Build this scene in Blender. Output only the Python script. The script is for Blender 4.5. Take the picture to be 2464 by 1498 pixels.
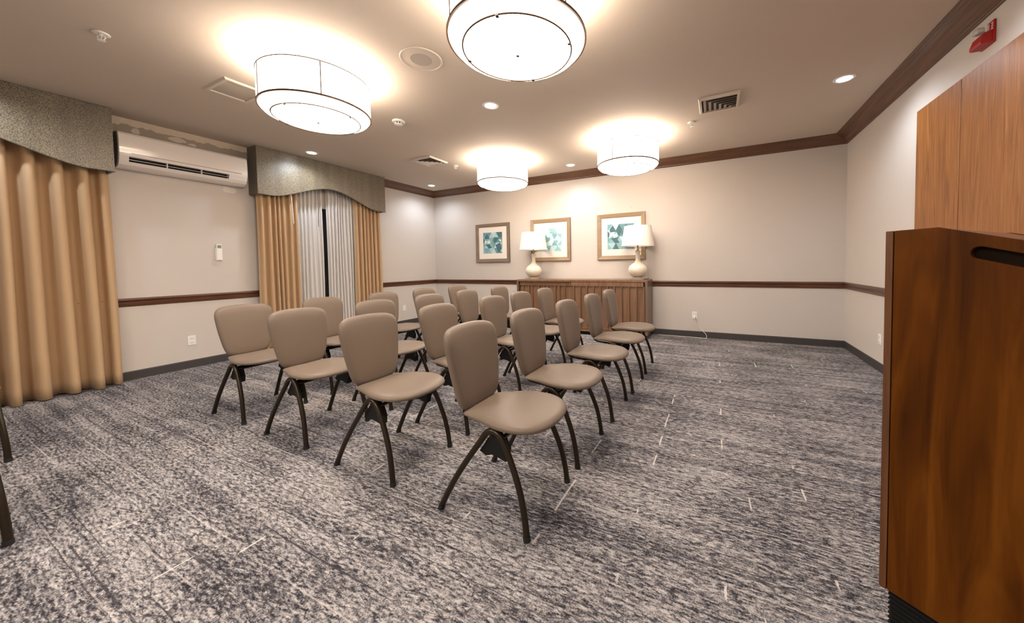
import bpy, bmesh, math, random
from mathutils import Matrix, Vector
random.seed(7)
PI = math.pi
for o in list(bpy.data.objects): bpy.data.objects.remove(o, do_unlink=True)
C = bpy.context.scene.collection
W_, H_ = 7.381, 2.865          # room width, ceiling height; back wall y=0, left wall x=0
YN = -9.2                      # wall behind the viewer

# ------------------------------------------------------------------ camera
yaw, pitch, roll = 0.452843, -0.036898, -0.01558
f = Vector((-math.sin(yaw)*math.cos(pitch), math.cos(yaw)*math.cos(pitch), math.sin(pitch)))
r0 = Vector((math.cos(yaw), math.sin(yaw), 0)); u0 = r0.cross(f)
rr = math.cos(roll)*r0 + math.sin(roll)*u0; uu = -math.sin(roll)*r0 + math.cos(roll)*u0
cam = bpy.data.cameras.new('camera'); co = bpy.data.objects.new('camera', cam); C.objects.link(co)
co.matrix_world = Matrix(((rr.x, uu.x, -f.x, 5.8081), (rr.y, uu.y, -f.y, -5.9248), (rr.z, uu.z, -f.z, 1.19798), (0, 0, 0, 1)))
cam.sensor_fit = 'HORIZONTAL'; cam.sensor_width = 36; cam.lens = 823.1845/2464*36
cam.shift_x = -92.141/2464; cam.shift_y = -82.4178/2464; cam.clip_start = 0.02; cam.clip_end = 60
bpy.context.scene.camera = co

# ------------------------------------------------------------------ world, exposure
w = bpy.data.worlds.new('world'); bpy.context.scene.world = w; w.use_nodes = True
w.node_tree.nodes['Background'].inputs[0].default_value = (0.02, 0.025, 0.04, 1)
w.node_tree.nodes['Background'].inputs[1].default_value = 0.3
vs = bpy.context.scene.view_settings
vs.view_transform = 'Standard'; vs.look = 'None'; vs.gamma = 1; vs.use_curve_mapping = False
vs.exposure = 0.74
WARM = (1.0, 0.88, 0.75)
COOL = (0.82, 0.90, 1.0)
K_SHADE, K_UP, K_SPOT, K_BACK = 4.2, 4.0, 35.0, 37.0

def light(name, kind, loc, energy, color, rot=(0, 0, 0), **kw):
    l = bpy.data.lights.new(name, kind); l.energy = energy; l.color = color
    for k, v in kw.items(): setattr(l, k, v)
    o = bpy.data.objects.new(name, l); C.objects.link(o); o.location = loc; o.rotation_euler = rot
    return o
# ceiling lamps of the part of the room behind the viewer
for x in (2.76, 4.75):
    light('lamp_light', 'AREA', (x, -7.0, 2.5), K_BACK, WARM, shape='DISK', size=0.78)

# ------------------------------------------------------------------ materials
def nodes(m):
    m.use_nodes = True; nt = m.node_tree
    return nt, nt.nodes, nt.links, nt.nodes['Principled BSDF']
def mat(name, col, rough=.5, metal=0, spec=.5, emit=None, es=0, coat=0, sheen=0, trans=0):
    m = bpy.data.materials.new(name); nt, N, L, b = nodes(m)
    b.inputs['Base Color'].default_value = (*col, 1); b.inputs['Roughness'].default_value = rough
    b.inputs['Metallic'].default_value = metal; b.inputs['Specular IOR Level'].default_value = spec
    b.inputs['Coat Weight'].default_value = coat; b.inputs['Sheen Weight'].default_value = sheen
    b.inputs['Transmission Weight'].default_value = trans
    if emit: b.inputs['Emission Color'].default_value = (*emit, 1); b.inputs['Emission Strength'].default_value = es
    return m
def nd(N, t, **kw):
    n = N.new(t)
    for k, v in kw.items(): setattr(n, k, v)
    return n
def setin(n, **kw):
    for k, v in kw.items(): n.inputs[k.replace('_', ' ')].default_value = v
    return n
def coords(N, L, scale=(1, 1, 1), rot=(0, 0, 0), loc=(0, 0, 0), out='Object'):
    t = nd(N, 'ShaderNodeTexCoord'); m = nd(N, 'ShaderNodeMapping')
    m.inputs['Scale'].default_value = scale; m.inputs['Rotation'].default_value = rot; m.inputs['Location'].default_value = loc
    L.new(t.outputs[out], m.inputs[0]); return m.outputs[0]
def noise(N, L, vec, scale, detail=4, rough=.55, dist=0):
    n = nd(N, 'ShaderNodeTexNoise'); setin(n, Scale=scale, Detail=detail, Roughness=rough, Distortion=dist)
    L.new(vec, n.inputs['Vector']); return n.outputs['Fac']
def ramp(N, L, fac, stops):
    n = nd(N, 'ShaderNodeValToRGB'); cr = n.color_ramp
    while len(cr.elements) < len(stops): cr.elements.new(.5)
    for e, (p, c) in zip(cr.elements, stops):
        e.position = p; e.color = (*c, 1) if isinstance(c, tuple) else (c, c, c, 1)
    L.new(fac, n.inputs[0]); return n.outputs[0]
def math_(N, L, op, a, b=None, clamp=False):
    n = nd(N, 'ShaderNodeMath', operation=op); n.use_clamp = clamp
    for i, v in enumerate((a, b)):
        if v is None: continue
        if isinstance(v, (int, float)): n.inputs[i].default_value = v
        else: L.new(v, n.inputs[i])
    return n.outputs[0]
def mix(N, L, fac, a, b, blend='MIX'):
    n = nd(N, 'ShaderNodeMix', data_type='RGBA', blend_type=blend)
    for i, v in ((0, fac), (6, a), (7, b)):
        if isinstance(v, (int, float)): n.inputs[i].default_value = v
        elif isinstance(v, tuple): n.inputs[i].default_value = (*v, 1)
        else: L.new(v, n.inputs[i])
    return n.outputs[2]
def bump(N, L, b, h, strength=.3, dist=.01):
    n = nd(N, 'ShaderNodeBump'); setin(n, Strength=strength, Distance=dist)
    L.new(h, n.inputs['Height']); L.new(n.outputs[0], b.inputs['Normal'])

def wall_paint(name, col, patches=False):
    m = bpy.data.materials.new(name); nt, N, L, b = nodes(m)
    v = coords(N, L)
    n = noise(N, L, v, 220, 3); c = mix(N, L, noise(N, L, v, 2.2, 2), tuple(x*.985 for x in col), tuple(min(1, x*1.015) for x in col))
    if patches:    # bare plaster left where the cornice was taken off, and filler spots
        sp = nd(N, 'ShaderNodeSeparateXYZ'); L.new(v, sp.inputs[0])
        wob = math_(N, L, 'MULTIPLY', math_(N, L, 'SUBTRACT', noise(N, L, v, 9, 5), .5), .09)
        z = math_(N, L, 'ADD', sp.outputs[2], wob)
        m1 = math_(N, L, 'MULTIPLY', math_(N, L, 'GREATER_THAN', z, 2.60), math_(N, L, 'LESS_THAN', z, 2.79))
        inr = math_(N, L, 'MULTIPLY', math_(N, L, 'GREATER_THAN', sp.outputs[1], -4.9), math_(N, L, 'LESS_THAN', sp.outputs[1], -3.3))
        c = mix(N, L, math_(N, L, 'MULTIPLY', m1, inr), c, (.40, .34, .27))
        c = mix(N, L, math_(N, L, 'MULTIPLY', math_(N, L, 'GREATER_THAN', z, 2.79), inr), c, (.72, .62, .50))
        for (py, pz, ry, rz) in ((-3.66, 2.25, .075, .045), (-4.46, 2.745, .035, .035), (-4.13, 2.755, .075, .03), (-4.0, 2.735, .04, .015)):
            dy = math_(N, L, 'DIVIDE', math_(N, L, 'SUBTRACT', sp.outputs[1], py), ry)
            dz = math_(N, L, 'DIVIDE', math_(N, L, 'SUBTRACT', sp.outputs[2], pz), rz)
            d = math_(N, L, 'ADD', math_(N, L, 'MULTIPLY', dy, dy), math_(N, L, 'MULTIPLY', dz, dz))
            d = math_(N, L, 'ADD', d, math_(N, L, 'MULTIPLY', math_(N, L, 'SUBTRACT', noise(N, L, v, 30, 4), .5), 2.2))
            c = mix(N, L, math_(N, L, 'MULTIPLY', math_(N, L, 'LESS_THAN', d, .9), .6), c, (.86, .80, .72))
    L.new(c, b.inputs['Base Color']); b.inputs['Roughness'].default_value = .75; b.inputs['Specular IOR Level'].default_value = .25
    bump(N, L, b, n, .08, .002); return m

def wood(name, c1, c2, c3, axis=2, stretch=14, scale=3.0, rough=.35, coat=.2, fine=.35, dist=1.2, spec=.5, angle=0):
    """dark to light streaks running along one axis"""
    m = bpy.data.materials.new(name); nt, N, L, b = nodes(m)
    sc = [stretch]*3; sc[axis] = 1.0
    v = coords(N, L, tuple(s*scale/stretch for s in sc), rot=(0, 0, angle))
    big = noise(N, L, v, 2.2, 3, .5, dist)
    sc2 = [1.0]*3; sc2[axis] = .018
    v2 = coords(N, L, tuple(sc2), rot=(0, 0, angle))
    fi = noise(N, L, v2, 170, 3, .6)
    c = ramp(N, L, big, [(.25, c1), (.48, c2), (.72, c3)])
    c = mix(N, L, fine, c, ramp(N, L, fi, [(.3, tuple(x*.55 for x in c1)), (.65, c3)]), 'MIX')
    L.new(c, b.inputs['Base Color']); b.inputs['Roughness'].default_value = rough; b.inputs['Coat Weight'].default_value = coat
    b.inputs['Coat Roughness'].default_value = .25; b.inputs['Specular IOR Level'].default_value = spec
    bump(N, L, b, fi, .06, .001); return m

def carpet():
    m = bpy.data.materials.new('carpet'); nt, N, L, b = nodes(m)
    base = coords(N, L)
    # wobble so that lines are slightly irregular
    warp = nd(N, 'ShaderNodeTexNoise'); setin(warp, Scale=2.5, Detail=2); L.new(base, warp.inputs['Vector'])
    wv = nd(N, 'ShaderNodeVectorMath', operation='SCALE'); L.new(warp.outputs['Color'], wv.inputs[0]); wv.inputs['Scale'].default_value = .018
    wa = nd(N, 'ShaderNodeVectorMath', operation='ADD'); L.new(base, wa.inputs[0]); L.new(wv.outputs[0], wa.inputs[1])
    wf = nd(N, 'ShaderNodeTexNoise'); setin(wf, Scale=70.0, Detail=2); L.new(base, wf.inputs['Vector'])
    wg = nd(N, 'ShaderNodeVectorMath', operation='SCALE'); L.new(wf.outputs['Color'], wg.inputs[0]); wg.inputs['Scale'].default_value = .009
    wb = nd(N, 'ShaderNodeVectorMath', operation='ADD'); L.new(wa.outputs[0], wb.inputs[0]); L.new(wg.outputs[0], wb.inputs[1])
    P = wb.outputs[0]
    def mp(scale, rot=0, src=P, loc=(0, 0, 0)):
        q = nd(N, 'ShaderNodeMapping'); q.inputs['Scale'].default_value = scale; q.inputs['Rotation'].default_value = (0, 0, rot); q.inputs['Location'].default_value = loc
        L.new(src, q.inputs[0]); return q.outputs[0]
    # patches whose pile runs in different directions
    dirs = [noise(N, L, mp((26, 95, 1), a), 1.0, 2, .55) for a in (math.radians(38), math.radians(-40), math.radians(86))]
    sel = noise(N, L, mp((1, 1, 1), .3), 3.6, 2); sel2 = noise(N, L, mp((1, 1, 1), 1.1, loc=(5, 2, 0)), 4.4, 2)
    hatch = mix(N, L, ramp(N, L, sel, [(.46, 0.0), (.52, 1.0)]), dirs[0], dirs[1])
    hatch = mix(N, L, ramp(N, L, sel2, [(.54, 0.0), (.60, 1.0)]), hatch, dirs[2])
    grain = math_(N, L, 'SUBTRACT', noise(N, L, mp((1, 1, 1)), 150, 3, .7), .07)
    planks = noise(N, L, mp((.9, 13, 1)), 1.0, 2, .5)
    blot = noise(N, L, mp((1, 1.5, 1)), 1.7, 4, .6)
    streak = noise(N, L, mp((1.1, 42, 1), loc=(2, 1, 0)), 1.0, 2, .5)
    h = math_(N, L, 'ADD', math_(N, L, 'MULTIPLY', hatch, .76), math_(N, L, 'MULTIPLY', grain, .56))
    h = math_(N, L, 'ADD', h, math_(N, L, 'MULTIPLY', math_(N, L, 'SUBTRACT', planks, .5), .26))
    h = math_(N, L, 'ADD', h, math_(N, L, 'MULTIPLY', math_(N, L, 'SUBTRACT', blot, .5), .26))
    h = math_(N, L, 'ADD', h, math_(N, L, 'MULTIPLY', math_(N, L, 'SUBTRACT', streak, .5), .16))
    c = ramp(N, L, h, [(.455, (.024, .022, .027)), (.535, (.072, .067, .074)), (.605, (.18, .167, .172)), (.69, (.345, .32, .315)), (.80, (.50, .465, .45))])
    # fine cracks
    vo = nd(N, 'ShaderNodeTexVoronoi', feature='DISTANCE_TO_EDGE'); setin(vo, Scale=1.0); L.new(mp((6, 30, 1)), vo.inputs['Vector'])
    crk = math_(N, L, 'LESS_THAN', vo.outputs['Distance'], .026)
    crk = math_(N, L, 'MULTIPLY', crk, ramp(N, L, noise(N, L, mp((1, 1, 1)), 7, 2), [(.42, 0.0), (.55, .75)]))
    c = mix(N, L, crk, c, (.05, .046, .052))
    sp = nd(N, 'ShaderNodeSeparateXYZ'); L.new(P, sp.inputs[0])
    def band(ax, period, width, off=0.0):
        t = math_(N, L, 'FRACT', math_(N, L, 'DIVIDE', math_(N, L, 'ADD', sp.outputs[ax], off + 50), period))
        return math_(N, L, 'LESS_THAN', t, width/period)
    def gate(sc, lo, hi, mx, loc=(0, 0, 0)):
        return ramp(N, L, noise(N, L, mp(sc, loc=loc), 1.0, 2), [(lo, 0.0), (hi, mx)])
    # long dark joints along x, thin light threads along x, short light ticks along y
    for per, wd, off, g in ((.092, .0042, 0, ((1.1, 14, 1), .48, .54, .8, (0, 0, 0))), (.213, .0065, .05, ((1.3, 9, 1), .48, .54, .75, (3, 7, 0)))):
        c = mix(N, L, math_(N, L, 'MULTIPLY', band(1, per, wd, off), gate(*g)), c, (.042, .038, .046))
    for per, wd, off, g in ((.171, .006, .02, ((1.4, 11, 1), .50, .62, .42, (9, 4, 0))),):
        c = mix(N, L, math_(N, L, 'MULTIPLY', band(1, per, wd, off), gate(*g)), c, (.66, .60, .57))
    for per, wd, off, g in ((.37, .009, .02, ((7, 3.6, 1), .60, .63, .85, (1, 2, 0))), (.53, .007, .21, ((6, 4.4, 1), .61, .64, .8, (6, 12, 0)))):
        c = mix(N, L, math_(N, L, 'MULTIPLY', band(0, per, wd, off), gate(*g)), c, (.66, .60, .56))
    L.new(c, b.inputs['Base Color']); b.inputs['Roughness'].default_value = .95; b.inputs['Specular IOR Level'].default_value = .12
    bump(N, L, b, h, .7, .012); return m

def fabric(name, c1, c2, scale=400, rough=.85, spots=None, sheen=.2, bumpk=.15, spec=.3):
    m = bpy.data.materials.new(name); nt, N, L, b = nodes(m)
    v = coords(N, L)
    if spots:
        vo = nd(N, 'ShaderNodeTexVoronoi'); setin(vo, Scale=spots); L.new(v, vo.inputs['Vector'])
        n2 = noise(N, L, v, spots*1.3, 2, .6)
        fac = math_(N, L, 'ADD', math_(N, L, 'MULTIPLY', vo.outputs['Distance'], .6), math_(N, L, 'MULTIPLY', n2, .5))
        c = ramp(N, L, fac, [(.38, c1), (.60, c2)])
        rib = noise(N, L, coords(N, L, (1, 9, .05)), 1.0, 1); c = mix(N, L, ramp(N, L, rib, [(.40, 0.0), (.60, .22)]), c, c1)
        h = fac
    else:
        h = noise(N, L, v, scale, 2); c = mix(N, L, h, c1, c2)
    L.new(c, b.inputs['Base Color']); b.inputs['Roughness'].default_value = rough; b.inputs['Sheen Weight'].default_value = sheen
    b.inputs['Specular IOR Level'].default_value = spec
    bump(N, L, b, h, bumpk, .002); return m

def sheer_mat():
    m = bpy.data.materials.new('sheer_voile'); nt, N, L, b = nodes(m)
    out = [n for n in N if n.type == 'OUTPUT_MATERIAL'][0]
    d = nd(N, 'ShaderNodeBsdfDiffuse'); d.inputs[0].default_value = (.90, .87, .84, 1)
    t = nd(N, 'ShaderNodeBsdfTranslucent'); t.inputs[0].default_value = (.9, .87, .84, 1)
    tr = nd(N, 'ShaderNodeBsdfTransparent')
    a = nd(N, 'ShaderNodeMixShader'); a.inputs[0].default_value = .3; L.new(d.outputs[0], a.inputs[1]); L.new(t.outputs[0], a.inputs[2])
    s = nd(N, 'ShaderNodeMixShader'); s.inputs[0].default_value = .93; L.new(tr.outputs[0], s.inputs[1]); L.new(a.outputs[0], s.inputs[2])
    L.new(s.outputs[0], out.inputs[0]); return m

M = {}
M['wall'] = wall_paint('wall_paint', (.63, .58, .535))
M['wall_left'] = wall_paint('wall_paint_patched', (.63, .58, .535), True)
M['ceiling'] = wall_paint('ceiling_paint', (.65, .56, .475))
M['carpet'] = carpet()
M['base'] = mat('charcoal_vinyl', (.055, .048, .046), .55)
M['trim'] = wood('mahogany_trim', (.055, .018, .008), (.10, .036, .016), (.165, .066, .032), axis=0, scale=8, rough=.35, fine=.3)
M['trim_y'] = wood('mahogany_trim_side', (.055, .018, .008), (.10, .036, .016), (.165, .066, .032), axis=1, scale=8, rough=.35, fine=.3)
M['panel'] = wood('walnut_panel', (.165, .052, .009), (.30, .108, .024), (.41, .170, .045), axis=2, scale=9, rough=.42, fine=.30, coat=.05, dist=2.0)
M['lectern'] = wood('dark_walnut', (.042, .0105, .0006), (.094, .026, .0012), (.155, .048, .0035), axis=2, stretch=9, scale=7, rough=.42, fine=.10, dist=1.2, coat=0, spec=.1)
M['lectern_edge'] = wood('dark_walnut_edge', (.07, .022, .005), (.12, .042, .010), (.18, .07, .02), axis=2, stretch=9, scale=9, rough=.33, fine=.2)
M['crown'] = wood('walnut_crown', (.075, .030, .013), (.130, .055, .025), (.185, .085, .042), axis=0, scale=8, rough=.38, fine=.3)
M['crown_y'] = wood('walnut_crown_side', (.075, .030, .013), (.130, .055, .025), (.185, .085, .042), axis=1, scale=8, rough=.38, fine=.3)
M['console'] = wood('oak_console', (.14, .068, .034), (.205, .104, .054), (.27, .145, .080), axis=2, scale=8, rough=.45, fine=.35)
M['console_side'] = wood('oak_console_side', (.13, .08, .05), (.18, .115, .075), (.24, .155, .10), axis=2, scale=8, rough=.4, fine=.3)
M['gap_and_shade'] = mat('dark_reveal', (.02, .009, .005), .7)  # near-black for dark gaps and for shade painted on the console
M['vinyl'] = fabric('taupe_vinyl', (.168, .123, .090), (.192, .142, .104), 300, .45, sheen=.05, bumpk=.1)
M['bronze'] = mat('bronze_tube', (.036, .025, .015), .34, .6)
M['black'] = mat('black_plastic', (.006, .006, .006), .5, spec=.3)
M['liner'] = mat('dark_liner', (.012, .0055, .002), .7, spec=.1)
M['rubber'] = mat('rubber', (.01, .01, .01), .7)
M['drape'] = fabric('tan_drape', (.50, .335, .19), (.57, .39, .225), 350, .7, sheen=.1, bumpk=.05)
M['sheer'] = sheer_mat()
M['valance'] = fabric('olive_jacquard', (.038, .027, .015), (.235, .190, .118), rough=.40, spots=110, sheen=.05, bumpk=.6, spec=.9)
M['valance_plain'] = fabric('olive_sateen', (.085, .070, .044), (.115, .095, .062), 300, .55)
M['white'] = mat('white_plastic', (.90, .88, .85), .3)
M['ac'] = mat('ac_white', (.88, .83, .79), .16, coat=.5)
M['acgrey'] = mat('ac_grey', (.42, .40, .36), .5)
M['vent'] = mat('vent_paint', (.68, .60, .52), .45)
M['speaker'] = mat('speaker_mesh', (.46, .40, .35), .7)
M['dark'] = mat('void_black', (.006, .006, .006), .9)
M['duct'] = mat('duct_grey', (.05, .045, .04), .8)
M['shade_on'] = mat('lit_shade', (.9, .86, .8), .8, emit=WARM, es=K_SHADE)
M['bowl_on'] = mat('lit_diffuser', (.9, .86, .8), .5, emit=(1, .88, .75), es=K_SHADE*3.2)
M['brown_rim'] = mat('bronze_rim', (.085, .042, .018), .5, .2)
M['dl_on'] = mat('downlight_lens', (.9, .9, .9), .5, emit=COOL, es=14)
M['gold'] = wood('champagne_frame', (.29, .195, .115), (.35, .24, .145), (.40, .28, .175), axis=0, scale=4, rough=.4, fine=.12)
M['taupe'] = wood('taupe_frame', (.20, .145, .105), (.24, .175, .13), (.28, .21, .155), axis=0, scale=4, rough=.4, fine=.12)  # same champagne finish, with dimmer light painted in as a darker colour
M['frame_dark'] = mat('frame_edge', (.07, .045, .03), .5)
M['mat'] = mat('mat_board', (.84, .79, .73), .9)
M['lampshade'] = mat('linen_shade', (.88, .82, .75), .9)
M['ceramic'] = mat('cream_ceramic', (.78, .71, .58), .18, coat=.5)
M['brass'] = mat('brass', (.45, .33, .16), .25, .9)
M['acrylic'] = mat('acrylic', (.75, .70, .62), .05, trans=.7)
M['glass'] = mat('glass', (.02, .02, .022), .04, coat=.3)
M['winframe'] = mat('window_frame', (.035, .028, .022), .4)
M['red'] = mat('alarm_red', (.45, .015, .012), .35)
M['lens'] = mat('clear_lens', (.85, .85, .8), .08, trans=.6)
M['screen'] = mat('grey_screen', (.25, .27, .22), .3)
M['chrome'] = mat('chrome', (.5, .48, .45), .2, .9)

# ------------------------------------------------------------------ mesh helpers
def obj(name, bm, m, parent=None, loc=None, smooth=False, angle=None):
    me = bpy.data.meshes.new(name); bmesh.ops.recalc_face_normals(bm, faces=bm.faces); bm.to_mesh(me); bm.free()
    ms = m if isinstance(m, (list, tuple)) else [m]
    for x in ms: me.materials.append(x)
    if smooth:
        for p in me.polygons: p.use_smooth = True
        if angle: me.set_sharp_from_angle(angle=math.radians(angle))
    o = bpy.data.objects.new(name, me); C.objects.link(o)
    if parent: o.parent = parent
    if loc: o.location = loc
    return o
def tag(o, label=None, cat=None, group=None, kind=None):
    if label: o['label'] = label
    if cat: o['category'] = cat
    if group: o['group'] = group
    if kind: o['kind'] = kind
    return o
def thing(name, label, cat, loc=(0, 0, 0), rz=0, group=None):
    o = bpy.data.objects.new(name, None); C.objects.link(o); o.location = loc; o.rotation_euler = (0, 0, rz); o.empty_display_size = .1
    return tag(o, label, cat, group)
def struct(name, bm, m, label=None, **kw):
    return tag(obj(name, bm, m, **kw), label, None, None, 'structure')
def box(bm, a, b, bev=0, mi=0):
    a, b = [min(p, q) for p, q in zip(a, b)], [max(p, q) for p, q in zip(a, b)]
    vs_ = [bm.verts.new((x, y, z)) for x in (a[0], b[0]) for y in (a[1], b[1]) for z in (a[2], b[2])]
    fs = [bm.faces.new([vs_[i] for i in q]) for q in ((0, 1, 3, 2), (4, 6, 7, 5), (0, 4, 5, 1), (2, 3, 7, 6), (0, 2, 6, 4), (1, 5, 7, 3))]
    for q in fs: q.material_index = mi
    if bev:
        es = list({e for q in fs for e in q.edges})
        r = bmesh.ops.bevel(bm, geom=es, offset=bev, segments=2, affect='EDGES', profile=.5)
        for q in r['faces']: q.material_index = mi
    return bm
def BX(a, b, bev=0): return box(bmesh.new(), a, b, bev)
def lathe(bm, prof, n=48, c=(0, 0, 0), close=False):
    rings = []
    for r, z in prof:
        if r < 1e-6: rings.append([bm.verts.new((c[0], c[1], c[2]+z))])
        else: rings.append([bm.verts.new((c[0]+r*math.cos(2*PI*i/n), c[1]+r*math.sin(2*PI*i/n), c[2]+z)) for i in range(n)])
    if close: rings.append(rings[0])
    for A, B in zip(rings, rings[1:]):
        for i in range(n):
            j = (i+1) % n
            if len(A) == 1 and len(B) == 1: continue
            if len(A) == 1: bm.faces.new((A[0], B[i], B[j]))
            elif len(B) == 1: bm.faces.new((A[i], B[0], A[j]))
            else: bm.faces.new((A[i], B[i], B[j], A[j]))
    return bm
def torus(bm, R, r, z, n=64, k=8, c=(0, 0)):
    return lathe(bm, [(R+r*math.cos(2*PI*i/k), z+r*math.sin(2*PI*i/k)) for i in range(k)], n, (c[0], c[1], 0), close=True)
def smooth_path(pts, sub=4):
    P = [Vector(p) for p in pts]; out = []
    for i in range(len(P)-1):
        p0, p1, p2, p3 = P[max(i-1, 0)], P[i], P[i+1], P[min(i+2, len(P)-1)]
        for s in range(sub):
            t = s/sub
            out.append(.5*((2*p1)+(-p0+p2)*t+(2*p0-5*p1+4*p2-p3)*t*t+(-p0+3*p1-3*p2+p3)*t**3))
    out.append(P[-1]); return out
def tube(bm, pts, r, n=10, sub=4, sx=1.0, caps=True):
    P = smooth_path(pts, sub) if sub > 1 else [Vector(p) for p in pts]
    rings = []; ref = None
    for i, p in enumerate(P):
        t = (P[min(i+1, len(P)-1)]-P[max(i-1, 0)]).normalized()
        if ref is None: ref = Vector((0, 0, 1)) if abs(t.z) < .9 else Vector((1, 0, 0))
        a = (ref-t*ref.dot(t)).normalized(); ref = a; b_ = t.cross(a)
        rad = r(i/(len(P)-1)) if callable(r) else r
        rings.append([bm.verts.new(p+rad*(math.cos(2*PI*k/n)*a+math.sin(2*PI*k/n)*b_)) for k in range(n)])
    for A, B in zip(rings, rings[1:]):
        for k in range(n): bm.faces.new((A[k], A[(k+1) % n], B[(k+1) % n], B[k]))
    if caps: bm.faces.new(rings[0][::-1]); bm.faces.new(rings[-1])
    return bm
def pillow(bm, outline, rings, fn):
    """outline: list of (u,v); rings: (scale, h); fn(u,v,h) -> 3D"""
    cu = sum(p[0] for p in outline)/len(outline); cv = sum(p[1] for p in outline)/len(outline)
    n = len(outline); R = []
    for s, h in rings:
        if s == 0: R.append([bm.verts.new(fn(cu, cv, h))])
        else: R.append([bm.verts.new(fn(cu+(u-cu)*s, cv+(v-cv)*s, h)) for u, v in outline])
    for A, B in zip(R, R[1:]):
        for i in range(n):
            j = (i+1) % n
            if len(A) == 1: bm.faces.new((A[0], B[i], B[j]))
            elif len(B) == 1: bm.faces.new((A[i], B[0], A[j]))
            else: bm.faces.new((A[i], B[i], B[j], A[j]))
    return bm
def extrude_profile(bm, prof, p0, p1, out, up=(0, 0, 1), m0=0, m1=0):
    """closed profile (d,z) swept from p0 to p1; d is measured along out; m0/m1 mitre the ends by d"""
    p0, p1, out = Vector(p0), Vector(p1), Vector(out); t = (p1-p0).normalized()
    A = [bm.verts.new(p0+out*d+Vector((0, 0, z))+t*d*m0) for d, z in prof]
    B = [bm.verts.new(p1+out*d+Vector((0, 0, z))-t*d*m1) for d, z in prof]
    n = len(prof)
    for i in range(n): bm.faces.new((A[i], A[(i+1) % n], B[(i+1) % n], B[i]))
    bm.faces.new(A[::-1]); bm.faces.new(B); return bm
def copy_tree(o, parent=None):
    c = o.copy(); C.objects.link(c)
    if parent: c.parent = parent
    for ch in [x for x in bpy.data.objects if x.parent == o]: copy_tree(ch, c)
    return c

# ------------------------------------------------------------------ room shell
T = .12
struct('floor', BX((-T, YN, -.1), (W_+T, T, 0)), M['carpet'], 'grey patterned carpet of distressed planks')
struct('ceiling', BX((-T, YN, H_), (W_+T, T, H_+.1)), M['ceiling'], 'smooth beige painted ceiling')
struct('wall_back', BX((0, 0, 0), (W_, T, H_)), M['wall'], 'beige wall behind the console')
struct('wall_right', BX((W_, YN, 0), (W_+T, T, H_)), M['wall'], 'beige wall with the wood panels')
struct('wall_near', BX((0, YN-T, 0), (W_, YN, H_)), M['wall'], 'beige wall behind the viewer')
# left wall with two window openings
WIN = [(-3.02, -1.90), (-6.25, -5.10)]; WZ0, WZ1 = .35, 2.17
bm = bmesh.new()
edges_y = [YN, WIN[1][0], WIN[1][1], WIN[0][0], WIN[0][1], T]
for i in range(5):
    a, b_ = edges_y[i], edges_y[i+1]
    if i in (1, 3): box(bm, (-T, a, 0), (0, b_, WZ0)); box(bm, (-T, a, WZ1), (0, b_, H_))
    else: box(bm, (-T, a, 0), (0, b_, H_))
struct('wall_left', bm, M['wall_left'], 'beige wall with the windows and air conditioner')
for i, (a, b_) in enumerate(WIN):
    bm = bmesh.new()
    fw = .05
    box(bm, (-.10, a, WZ0), (-.05, a+fw, WZ1)); box(bm, (-.10, b_-fw, WZ0), (-.05, b_, WZ1))
    box(bm, (-.10, a, WZ0), (-.05, b_, WZ0+fw)); box(bm, (-.10, a, WZ1-fw), (-.05, b_, WZ1))
    mid = (a+b_)/2; box(bm, (-.10, mid-.025, WZ0), (-.05, mid+.025, WZ1))
    wo = struct('window_%d' % (i+1), bm, M['winframe'], 'dark framed window behind the curtains')
    obj('pane', BX((-.08, a+fw, WZ0+fw), (-.072, b_-fw, WZ1-fw)), M['glass'], wo)

# baseboards
bp = [(0, 0), (.008, 0), (.008, .085), (.005, .096), (0, .096)]
struct('baseboard_back', extrude_profile(bmesh.new(), bp, (0, 0, 0), (W_, 0, 0), (0, -1, 0)), M['base'])
struct('baseboard_right', extrude_profile(bmesh.new(), bp, (W_, 0, 0), (W_, YN, 0), (-1, 0, 0)), M['base'])
struct('baseboard_left', extrude_profile(bmesh.new(), bp, (0, 0, 0), (0, YN, 0), (1, 0, 0)), M['base'])
# chair rails
rp = [(0, .811), (.010, .811), (.014, .818), (.016, .838), (.012, .842), (.012, .858), (.018, .866), (.026, .872), (.030, .884), (.028, .894), (.022, .900), (0, .900)]
struct('trim_1', extrude_profile(bmesh.new(), rp, (0, 0, 0), (W_, 0, 0), (0, -1, 0), m0=1, m1=1), M['trim'], 'dark wood chair rail on the back wall')
struct('trim_2', extrude_profile(bmesh.new(), rp, (W_, 0, 0), (W_, -1.80, 0), (-1, 0, 0), m0=1), M['trim_y'], 'dark wood chair rail on the right wall')
struct('trim_3', extrude_profile(bmesh.new(), rp, (0, 0, 0), (0, -1.86, 0), (1, 0, 0), m0=1), M['trim_y'], 'short dark wood chair rail between window and back corner')
struct('trim_4', extrude_profile(bmesh.new(), rp, (0, -3.05, 0), (0, -5.06, 0), (1, 0, 0)), M['trim_y'], 'dark wood chair rail below the air conditioner')
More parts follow.
